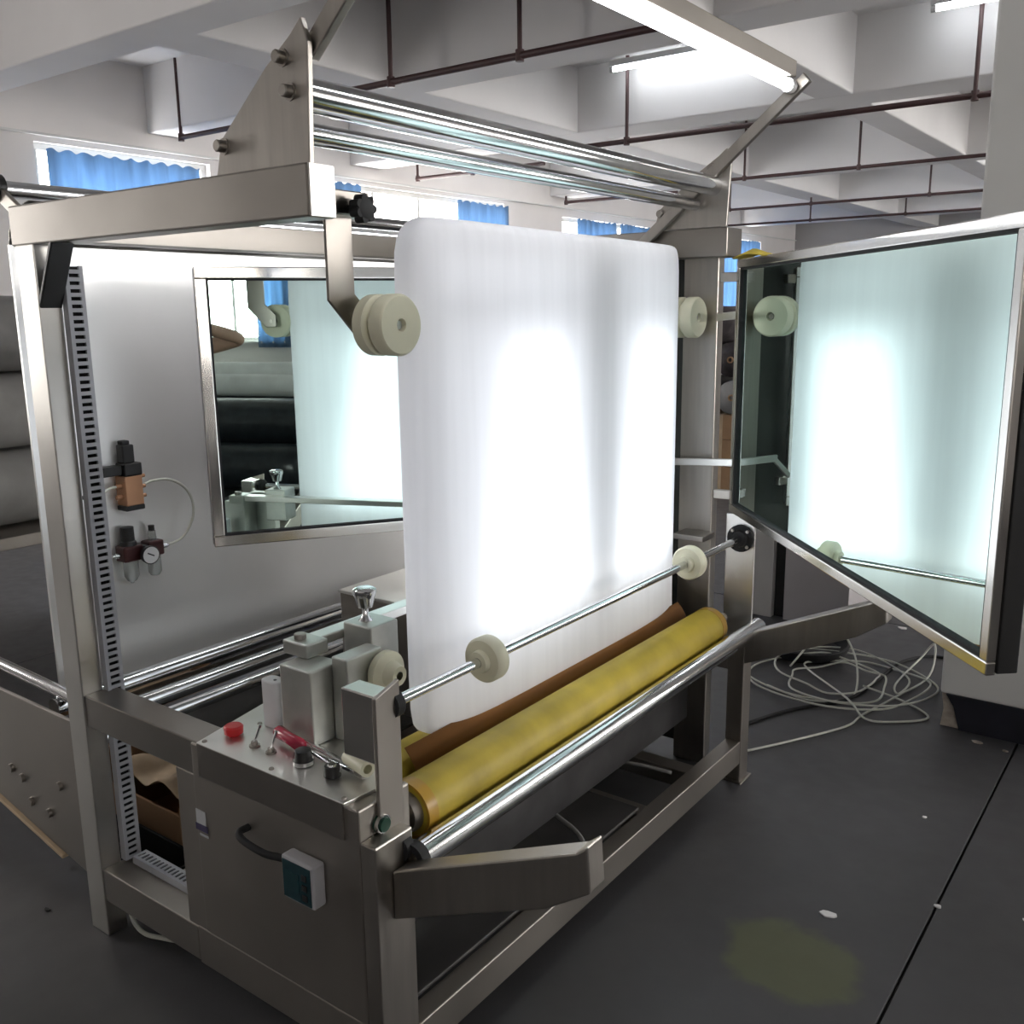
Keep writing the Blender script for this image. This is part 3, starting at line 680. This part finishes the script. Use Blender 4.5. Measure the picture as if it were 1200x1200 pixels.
# ---------------------------------------------------------------- slotted cable ducts
def duct(label, p0, axis, n, pitch, wdir, depthdir, wid=.05, dep=.03):
    r = thing('cable_duct', p0, label, 'cable duct', 'slotted cable ducts')
    P = Vector(p0); A = Vector(axis); W = Vector(wdir); D = Vector(depthdir)
    L = n * pitch
    def ob(nm, a0, a1, w0, w1, d0, d1, m='duct'):
        pts = [P + A * a0 + W * w0 + D * d0, P + A * a0 + W * w1 + D * d0, P + A * a0 + W * w1 + D * d1, P + A * a0 + W * w0 + D * d1]
        return prism(nm, pts, A * (a1 - a0), m, r, bevel=0)
    ob('base', 0, L, 0, wid, 0, .003)
    ob('edge_strip', 0, L, 0, wid * .22, dep - .003, dep); ob('edge_strip', 0, L, wid * .78, wid, dep - .003, dep)
    ob('side_wall', 0, L, 0, .003, .003, dep - .003); ob('side_wall', 0, L, wid - .003, wid, .003, dep - .003)
    f = ob('finger', 0, pitch * .52, wid * .22, wid * .78, dep - .003, dep)
    for i in range(1, n): dupe(f, A * pitch * i, r)
    ob('dark_lining', .002, L - .002, .004, wid - .004, .004, .006, 'rubber')
    return r
duct('tall grey slotted cable duct running down the left post', (-2.2045, Y0 + .056, .20), (0, 0, 1), 86, .01765, (0, 1, 0), (1, 0, 0), wid=.045, dep=.022)
duct('short grey slotted cable duct lying along the bottom rail', (-2.165, Y0 + .065, .1955), (1, 0, 0), 20, .0162, (0, 1, 0), (0, 0, 1), wid=.04, dep=.02)

# ---------------------------------------------------------------- pneumatics on the rear sheet
PX = -2.755
av = thing('air_valve', (PX, 1.665, 1.0), 'copper coloured solenoid air valve with black coil on the rear steel sheet', 'valve')
bd = box('valve_body', PX, PX + .055, 1.625, 1.685, 1.022, 1.115, 'copper', av, bevel=.003)
box('bottom_cap', PX + .002, PX + .053, 1.622, 1.688, 1.006, 1.022, 'black', av)
box('coil', PX + .002, PX + .055, 1.628, 1.688, 1.115, 1.155, 'black', av, bevel=.004)
box('connector', PX + .008, PX + .045, 1.632, 1.672, 1.155, 1.212, 'black', av, bevel=.004)
box('connector_cap', PX + .012, PX + .04, 1.636, 1.662, 1.212, 1.225, 'rubber', av)
for z in (1.045, 1.075, 1.108): lathe('port', (PX + .03, 1.685, z), (0, 1, 0), [(0, 0), (0, .008), (.012, .008), (.012, .006), (.022, .006), (.022, 0)], 'copper', av, n=12)
for z in (1.05, 1.085): lathe('port', (PX + .03, 1.625, z), (0, -1, 0), [(0, 0), (0, .008), (.018, .008), (.018, 0)], 'copper', av, n=12)
box('cable_gland', PX + .005, PX + .04, 1.565, 1.628, 1.12, 1.15, 'black', av)
fr = thing('air_regulator', (PX, 1.69, .78), 'dark air filter regulator with white pressure gauge on the rear steel sheet', 'regulator')
box('filter_head', PX, PX + .055, 1.600, 1.668, .845, .895, 'maroon', fr, bevel=.006)
box('lubricator_head', PX, PX + .05, 1.690, 1.745, .845, .895, 'maroon', fr, bevel=.006)
box('link', PX + .01, PX + .04, 1.665, 1.692, .855, .885, 'black', fr)
lathe('adjust_knob', (PX + .028, 1.632, .895), (0, 0, 1), [(0, 0), (0, .026), (.012, .024), (.014, .021), (.058, .020), (.060, 0)], 'black', fr, n=20)
lathe('sight_dome', (PX + .026, 1.718, .895), (0, 0, 1), [(0, 0), (0, .014), (.03, .012), (.034, .006), (.034, 0)], 'bowl', fr, n=16)
lathe('dome_cap', (PX + .026, 1.718, .927), (0, 0, 1), [(0, 0), (0, .010), (.016, .010), (.016, 0)], 'black', fr, n=14)
lathe('bowl', (PX + .028, 1.634, .845), (0, 0, -1), [(0, 0), (0, .024), (.05, .023), (.066, .014), (.066, .006), (.074, .005), (.074, 0)], 'bowl', fr, n=20)
lathe('bowl', (PX + .026, 1.718, .845), (0, 0, -1), [(0, 0), (0, .022), (.055, .021), (.066, .014), (.066, 0)], 'bowl', fr, n=20)
ga = lathe('gauge', (PX + .055, 1.675, .862), (1, -.1, 0), [(0, 0), (0, .010), (.01, .012), (.012, .028), (.03, .030), (.032, .027), (.029, .026)], 'black', fr, n=24)
lathe('dial', (PX + .084, 1.672, .862), (1, -.1, 0), [(0, 0), (0, .0268), (.001, .0268), (.001, 0)], 'dial', ga, n=24)
bar('needle', (PX + .0865, 1.660, .870), (PX + .0865, 1.682, .858), .002, .004, 'black', ga, bevel=0)
for y, dy in ((1.600, -1), (1.745, 1)): lathe('fitting', (PX + .03, y, .868), (0, dy, 0), [(0, 0), (0, .009), (.018, .009), (.018, .006), (.026, .006), (.026, 0)], 'chrome', fr, n=12)
sweep('air_hose', [(PX + .03, 1.77, .868), (PX + .04, 1.82, .885), (PX + .05, 1.856, .94), (PX + .05, 1.862, 1.0), (PX + .045, 1.84, 1.05), (PX + .04, 1.79, 1.083), (PX + .03, 1.74, 1.086), (PX + .03, 1.705, 1.08)], .0045, 'hose', label='thin milky air hose looping from gauge unit up to copper valve', cat='hose', group='thin air hoses')
sweep('air_hose', [(PX + .03, 1.57, .868), (PX + .05, 1.53, .855), (PX + .09, 1.49, .82), (PX + .12, 1.46, .79)], .0045, 'hose', label='short milky air hose leaving the gauge unit to the left', cat='hose', group='thin air hoses')
sweep('air_hose', [(PX + .03, 1.61, 1.085), (PX + .05, 1.57, 1.085), (PX + .08, 1.51, 1.065), (PX + .12, 1.46, 1.03)], .0045, 'hose', label='short milky air hose leaving the copper valve to the left', cat='hose', group='thin air hoses')
sweep('valve_cable', [(PX + .02, 1.57, 1.135), (PX + .04, 1.55, 1.12), (PX + .08, 1.50, 1.10), (PX + .12, 1.45, 1.085)], .006, 'rubber', label='black cable running from the copper valve to the duct', cat='cable')

# ---------------------------------------------------------------- cables and hoses on floor
def fl_(pts, z=.006): return [(x, y, zz) if len(p) == 3 else (x, y, z) for p in pts for (x, y, zz) in [(*p, z)[:3] if len(p) == 2 else p]]
coil = []
rr = random.Random(4)
for k in range(46):
    a = k * .62; rad = .22 + .10 * math.sin(k * .37)
    coil.append((-1.22 + rad * 1.25 * math.cos(a) + rr.uniform(-.03, .03), 4.02 + rad * 1.2 * math.sin(a) + rr.uniform(-.03, .03), .008 + .004 * (k % 7)))
hose_pts = [(-1.27, 3.13, .006), (-1.17, 3.30, .006), (-1.04, 3.55, .006), (-1.02, 3.70, .006), (-.96, 3.95, .01), (-.90, 4.25, .02), (-.93, 4.45, .10), (-.98, 4.42, .03), (-1.0, 4.1, .01)] + coil + [(-1.1, 3.75, .04), (-1.0, 3.66, .01), (-.9, 3.70, .006), (-.80, 3.82, .006), (-.92, 3.92, .01), (-1.1, 3.97, .02)]
sweep('hose_tangle', hose_pts, .0045, 'hose', n=6, smoothn=6, label='tangled heap of milky air hose on the floor by the column', cat='hose')
arch = [(-1.45, 4.05, .006), (-1.40, 4.10, .09), (-1.36, 4.2, .165), (-1.28, 4.2, .17), (-1.18, 4.1, .10), (-1.12, 3.95, .02), (-1.12, 3.82, .006), (-1.25, 3.72, .006), (-1.45, 3.78, .006)]
sweep('hose_loop', arch, .0045, 'hose', n=6, label='loop of milky hose arching up out of the tangle', cat='hose')
sweep('floor_cable', [(-1.40, 3.25, .006), (-1.32, 3.48, .006), (-1.25, 3.62, .006), (-1.12, 3.82, .006), (-1.08, 4.10, .006), (-1.05, 4.40, .006), (-.95, 4.55, .006), (-.80, 4.55, .006), (-.6, 4.6, .006)], .007, 'rubber', label='black cable on the floor passing under the hose tangle', cat='cable')
lathe('rubber_tray', (-1.47, 4.30, .0), (0, 0, 1), [(0, 0), (0, .17), (.015, .19), (.05, .20), (.055, .19), (.02, .16), (.02, 0)], 'rubber', n=40, label='round black rubber tray on the floor behind the hoses', cat='tray')
sweep('floor_hose_stub', [(-2.20, 1.22, .055), (-2.185, 1.215, .03), (-2.155, 1.213, .012), (-2.12, 1.215, .007), (-2.08, 1.228, .007), (-2.035, 1.245, .007)], .006, 'hose', label='short pale hose end poking out under the bottom rail', cat='hose')
sweep('inner_cable', [(-1.238, 1.99, .165), (-1.30, 2.03, .19), (-1.40, 2.065, .20), (-1.50, 2.13, .20), (-1.54, 2.22, .20), (-1.53, 2.32, .19), (-1.48, 2.46, .18), (-1.38, 2.50, .18), (-1.27, 2.53, .17)], .006, M['rollg'], mc)
sweep('inner_cable', [(-1.56, 1.80, .18), (-1.53, 2.0, .19), (-1.54, 2.3, .20), (-1.48, 2.50, .22), (-1.44, 2.60, .26), (-1.50, 2.66, .28), (-1.58, 2.62, .24)], .008, 'rubber', mc)

# ---------------------------------------------------------------- stuff inside the frame opening
cb = thing('cardboard_box', (-2.52, 1.66, 0), 'open brown cardboard box lying under the machine behind the opening', 'box')
for nm, a in (('side', (-2.74, -2.73, 1.46, 1.92, 0, .26)), ('side', (-2.31, -2.30, 1.46, 1.92, 0, .20)), ('side', (-2.729, -2.311, 1.46, 1.468, 0, .17)), ('side', (-2.729, -2.311, 1.912, 1.92, 0, .28)), ('base', (-2.729, -2.311, 1.469, 1.911, 0, .01))):
    box(nm, *a, 'card', cb, bevel=.001)
bm = B(); gx, gy = 12, 10
vv = [[bm.verts.new((-2.715 + .39 * i / gx, 1.485 + .41 * j / gy, .19 + .035 * math.sin(i * .9) * math.sin(j * .8 + .5) + .035 * rr.random())) for j in range(gy + 1)] for i in range(gx + 1)]
for i in range(gx):
    for j in range(gy): bm.faces.new((vv[i][j], vv[i + 1][j], vv[i + 1][j + 1], vv[i][j + 1]))
mk('wrapping_paper', bm, 'paper', smooth=True, solid=.003, sub=1, label='crumpled brown wrapping paper heaped in the cardboard box', cat='paper')
dt = thing('dark_crate', (-2.42, 1.38, 0), 'low dark open crate on the floor in front of the cardboard box', 'crate')
for a in ((-2.60, -2.18, 1.315, 1.325, 0, .07), (-2.60, -2.18, 1.43, 1.44, 0, .10), (-2.60, -2.59, 1.326, 1.429, 0, .10), (-2.19, -2.18, 1.326, 1.429, 0, .10), (-2.589, -2.191, 1.326, 1.429, 0, .008)):
    box('crate_side', *a, 'rubber', dt, bevel=.001)
box('wood_strip', -2.30, -2.24, 1.24, 1.31, .002, .03, 'card', label='short wooden strip on the floor beside the dark crate', cat='wood')
bm = B(); vv = [[bm.verts.new((-2.28 + .14 * i / 8, 1.47 + .16 * j / 8, .16 + .05 * rr.random())) for j in range(9)] for i in range(9)]
for i in range(8):
    for j in range(8): bm.faces.new((vv[i][j], vv[i + 1][j], vv[i + 1][j + 1], vv[i][j + 1]))
mk('plastic_film', bm, 'film', smooth=False, solid=.002, label='crumpled clear plastic film beside the cardboard box', cat='plastic film')

# small scraps on the floor
def scrap(x, y, s, label, m='paper'):
    bm = B(); pts = [(x + s * math.cos(a) * rr.uniform(.6, 1.1), y + s * .6 * math.sin(a) * rr.uniform(.6, 1.1), .0005) for a in [i * math.pi / 3.5 for i in range(7)]]
    return prism('scrap', pts, (0, 0, .004), m, None, bevel=0, label=label, cat='scrap', group='scraps on the floor')
scrap(-.70, 2.345, .028, 'pale paper scrap at the far edge of the green stain', 'rollw')
scrap(-.62, 3.02, .010, 'tiny pale scrap on the open floor between machine leg and column', 'rollw')
scrap(-.26, 2.62, .016, 'pale scrap at the right edge of the picture', 'rollw')
scrap(-.47, 2.55, .012, 'small scrap lying near the floor joint', 'rollw')
scrap(-2.45, 1.12, .012, 'dark crumb on the floor left of the left post', 'rubber')
scrap(-1.18, 4.9, .03, 'pale scrap on the floor behind the far cradle arm', 'rollw')
scrap(-.60, 3.70, .02, 'broken plaster crumb at the foot of the column', 'plaster')
scrap(-.50, 3.68, .012, 'small plaster crumb beside the column\'s dark skirting', 'plaster')

# yellow cloth over the mirror hinge
bm = B(); vv = [[bm.verts.new((-1.30 + .20 * i / 8 + .03 * j / 4, 2.93 - .22 * i / 8 + .05 * j / 4, 1.757 + .022 * math.sin(i * .5) * (1 - abs(j - 2) / 3))) for j in range(5)] for i in range(9)]
for i in range(8):
    for j in range(4): bm.faces.new((vv[i][j], vv[i + 1][j], vv[i + 1][j + 1], vv[i][j + 1]))
mk('yellow_cloth', bm, 'yellowcloth', smooth='all', solid=.004, label='folded yellow cloth lying on top of the right mirror frame', cat='cloth')

# ---------------------------------------------------------------- background: cabinet, rolls, cartons
gc = thing('steel_cabinet', (-1.5, 4.95, 0), 'grey steel cabinet behind the far cradle arm', 'cabinet')
box('side_panel', -1.98, -1.80, 4.70, 5.2, 0, .98, mat('pale_ribbed_panel', (.50, .49, .48), .5, .2, .05, 4), gc)
box('dark_recess', -1.80, -1.735, 4.74, 5.2, 0, .96, 'black', gc)
box('front_panel', -1.735, -1.40, 4.70, 5.2, 0, .98, 'cab', gc)
def roll(p, q, r, m, label, group, core=True):
    p, q = Vector(p), Vector(q); d = (q - p).normalized(); L = (q - p).length
    t = thing('fabric_roll', tuple((p + q) / 2 - Vector((0, 0, r))), label, 'fabric roll', group)
    bm = B(); n = 20; k = 7; dd, u, v = frame_of(d); rings = []
    for j in range(k + 1):
        rj = r * (.93 if j in (0, k) else 1)
        rings.append([bm.verts.new(p + d * (L * j / k) + (u * math.cos(2 * math.pi * i / n) + v * math.sin(2 * math.pi * i / n)) * rj * (1 - .03 * rr.random())) for i in range(n)])
    for a, b in zip(rings, rings[1:]):
        for i in range(n): bm.faces.new((a[i], a[(i + 1) % n], b[(i + 1) % n], b[i]))
    bm.faces.new(rings[0]); bm.faces.new(rings[-1])
    mk('wrap', bm, m, t, smooth='all')
    if core:
        lathe('core', p - d * .02, d, [(0, .018), (0, .028), (L + .04, .028), (L + .04, .018), (0, .018)], 'card', t, n=12)
    return t
# left rack
lr = thing('roll_rack', (-5.2, 2.3, 0), 'low dark steel rack holding grey rolls at the far left edge', 'rack')
box('deck', -5.75, -4.65, .9, 3.6, .50, .56, 'steel_dk', lr)
for x in (-5.70, -4.75):
    for y in (.95, 3.5): box('leg', x, x + .06, y, y + .06, 0, .50, 'steel_dk', lr)
nm = 0
for z, xsx in ((.755, (-5.45, -4.95)), (1.14, (-5.42, -4.98)), (1.525, (-5.38, -4.97))):
    for x in xsx:
        nm += 1
        roll((x, 1.0, z), (x, 3.3, z), .19, 'rollp' if z < 1.2 else 'rollg', ('pale grey' if z < 1.2 else 'dark grey wrapped') + ' fabric roll on the far left rack, ' + ('bottom' if z < .9 else 'middle' if z < 1.3 else 'top') + (' tier, wall side' if x < -5.1 else ' tier, aisle side'), 'fabric rolls on the left rack')
# rolls reflected in the left mirror
for i, (x, z, m_, lab) in enumerate(((2.85, .23, 'rollk', 'black wrapped roll, floor tier, front of the pile in the left mirror'), (3.32, .23, 'rollk', 'black wrapped roll, floor tier, middle of the pile in the left mirror'), (3.8, .23, 'rollk', 'black wrapped roll, floor tier, back of the pile in the left mirror'), (3.10, .62, 'rollk', 'black wrapped roll, second tier, front of the pile in the left mirror'), (3.58, .62, 'rollk', 'black wrapped roll, second tier, back of the pile in the left mirror'))):
    roll((x, -2.9, z), (x, -.35, z), .225, m_, lab, 'fabric rolls behind the photographer')
roll((3.45, -2.7, .93), (3.45, -.8, .93), .11, 'rollw', 'white fabric roll, lower of the two in the left mirror', 'fabric rolls behind the photographer')
roll((3.75, -2.7, 1.02), (3.75, -.8, 1.02), .12, 'rollw', 'white fabric roll, upper of the two in the left mirror', 'fabric rolls behind the photographer')
# cartons and dark rolls seen in the slot beside the far post
for i, (z0, z1) in enumerate(((0, .24), (.245, .48), (.485, .70))):
    c = thing('carton', (-3.5, 8.2, z0), ['lowest', 'middle', 'topmost'][i] + ' carton of the stack beyond the far post', 'carton', 'cartons beyond the far post')
    box('body', -3.95, -3.1, 7.8, 8.5, z0, z1, 'card', c, bevel=.006)
    box('tape', -3.95 + .39, -3.95 + .45, 7.797, 8.503, z0 + .002, z1 + .002, 'paper', c, bevel=0)
for i, (x, z) in enumerate(((-3.75, .86), (-3.38, .86))): roll((x, 7.7, z), (x, 9.1, z), .155, 'rollg', ['grey', 'grey'][i] + ' roll on the cartons, ' + ['wall', 'aisle'][i] + ' side', 'rolls on the cartons')
for i, (x, z) in enumerate(((-3.75, 1.18), (-3.40, 1.18), (-3.575, 1.47))): roll((x, 7.7, z), (x, 9.0, z), .16, 'dkcloth', 'dark net roll on the cartons, ' + ['wall side', 'aisle side', 'on top'][i], 'rolls on the cartons')

# ---------------------------------------------------------------- the photographer (seen in the left mirror)
def person():
    R_ = Vector((.785, .585, 0)).normalized()      # to the photographer's right
    F_ = Vector((-.585, .785, 0)).normalized()     # facing
    SH = .07
    O = Vector((0, 0, 0)) - F_ * .30 + R_ * SH               # stands behind the phone
    def at(r, f, z): return O + R_ * r + F_ * f + Vector((0, 0, z))
    root = thing('person', tuple(O), 'person in black short-sleeved top holding up a phone, seen in the left mirror', 'person')
    V, E_, Rad = [], [], []
    def add(p, rad, par=None):
        V.append(p); Rad.append(rad)
        if par is not None: E_.append((par, len(V) - 1))
        return len(V) - 1
    pel = add(at(0, 0, .95), .135)
    wst = add(at(0, -.01, 1.10), .125, pel)
    che = add(at(0, -.01, 1.28), .145, wst)
    nkb = add(at(0, -.01, 1.43), .075, che)
    nk = add(at(0, .02, 1.51), .055, nkb)
    hd = add(at(0, .04, 1.60), .085, nk)
    hd2 = add(at(0, .035, 1.69), .08, hd)
    for s, el, wrp in ((1, (.435, .28, 1.455), (.10 - SH, .315, 1.575)), (-1, (-.31, .22, 1.30), (-.09 - SH, .30, 1.56))):
        sh = add(at(.17 * s, -.01, 1.385), .07, che)
        e = add(at(*el), .042, sh); f = add(at((el[0] * .6 + wrp[0] * .4), (el[1] + wrp[1]) / 2, el[2] * .6 + wrp[2] * .4), .043, e); wv = add(at(*wrp), .027, f)
        hp = add(at(.085 * s - SH, .30, 1.60), .028, wv)
        hip = add(at(.10 * s, 0, .88), .10, pel); kn_ = add(at(.12 * s, .02, .50), .062, hip); an = add(at(.13 * s, -.02, .09), .042, kn_); toe = add(at(.15 * s, .14, .045), .04, an)
        for q in range(4):
            b_ = add(at((.078) * s - SH, .322, 1.632 - q * .019), .0085, hp); c_ = add(at(.05 * s - SH, .312, 1.634 - q * .019), .0078, b_); add(at(.028 * s - SH, .300, 1.634 - q * .019), .007, c_)
        t1 = add(at(.08 * s - SH, .275, 1.60), .010, hp); add(at(.045 * s - SH, .272, 1.598), .0085, t1)
    me = bpy.data.meshes.new('body'); me.from_pydata([v - O for v in V], E_, []); me.update()
    o = bpy.data.objects.new('body', me); COL.objects.link(o); o.parent = root; WP[o.name] = O
    sk = o.modifiers.new('skin', 'SKIN'); sk.use_smooth_shade = True
    for i, sv in enumerate(me.skin_vertices[0].data): sv.radius = (Rad[i], Rad[i]); sv.use_root = (i == 0)
    sb = o.modifiers.new('sub', 'SUBSURF'); sb.levels = 2; sb.render_levels = 2
    # clothing by height and by distance from the trunk
    m, t, b = nt('person_skin_and_clothes'); n, l = t.nodes, t.links
    tc = n.new('ShaderNodeTexCoord'); sx = n.new('ShaderNodeSeparateXYZ'); l.new(tc.outputs['Object'], sx.inputs[0])
    def math_(op, a, b_):
        q = n.new('ShaderNodeMath'); q.operation = op
        for i, z in enumerate((a, b_)):
            if hasattr(z, 'links'): l.new(z, q.inputs[i])
            else: q.inputs[i].default_value = z
        return q.outputs[0]
    dot = n.new('ShaderNodeVectorMath'); dot.operation = 'DOT_PRODUCT'; l.new(tc.outputs['Object'], dot.inputs[0]); dot.inputs[1].default_value = R_
    dotf = n.new('ShaderNodeVectorMath'); dotf.operation = 'DOT_PRODUCT'; l.new(tc.outputs['Object'], dotf.inputs[0]); dotf.inputs[1].default_value = F_
    torso = math_('LESS_THAN', dotf.outputs['Value'], .13)
    shirt = math_('MULTIPLY', torso, math_('LESS_THAN', sx.outputs['Z'], 1.455))
    pants = math_('LESS_THAN', sx.outputs['Z'], .98)
    m1 = n.new('ShaderNodeMix'); m1.data_type = 'RGBA'; l.new(shirt, m1.inputs[0]); m1.inputs[6].default_value = (.42, .25, .18, 1); m1.inputs[7].default_value = (.014, .014, .017, 1)
    m2 = n.new('ShaderNodeMix'); m2.data_type = 'RGBA'; l.new(pants, m2.inputs[0]); l.new(m1.outputs[2], m2.inputs[6]); m2.inputs[7].default_value = (.03, .033, .05, 1)
    l.new(m2.outputs[2], b.inputs['Base Color']); b.inputs['Roughness'].default_value = .65
    me.materials.append(m)
    # hair cap, facial features
    hc = at(0, .02, 1.665)
    bm = B(); bmesh.ops.create_uvsphere(bm, u_segments=20, v_segments=12, radius=.105)
    for v in bm.verts:
        v.co = Vector((v.co.x * .9, v.co.y * 1.0, v.co.z * 1.05))
    bmesh.ops.delete(bm, geom=[v for v in bm.verts if v.co.z < -.01 and Vector((v.co.x, v.co.y, 0)).dot(F_) > .0], context='VERTS')
    bmesh.ops.translate(bm, verts=bm.verts[:], vec=hc); mk('hair', bm, 'hair', root, smooth='all')
    for s in (-1, 1):
        lathe('eye', at(.03 * s, .118, 1.635), F_, [(0, .010), (.004, .008), (.006, 0)], 'dial', root, n=10)
        lathe('ear', at(.085 * s, .04, 1.62), R_ * s, [(0, .022), (.008, .024), (.012, .012), (.012, 0)], 'skin', root, n=12)
    lathe('nose', at(0, .118, 1.60), F_ + Vector((0, 0, -.3)), [(0, .014), (.018, .010), (.022, 0)], 'skin', root, n=10)
    bar('mouth', at(-.02, .116, 1.565), at(.02, .116, 1.565), .012, .010, 'maroon', root, bevel=.003)
    for s in (-1, 1):
        bar('shoe', at(.13 * s, -.06, .04), at(.155 * s, .19, .035), .085, .075, 'black', root, bevel=.02)
    return root, at, R_, F_
pr, at_, R_, F_ = person()
ph = thing('phone', tuple(at_(-.07, .285, 1.56)), 'black phone held up in both hands, seen in the left mirror', 'phone')
bar('phone_body', at_(-.145, .287, 1.598), at_(.005, .287, 1.598), .008, .072, 'black', ph, bevel=.004)
lathe('phone_lens', at_(-.07, .2905, 1.60), F_, [(0, 0), (0, .006), (.0015, .006), (.0015, 0)], 'chrome', ph, n=16)
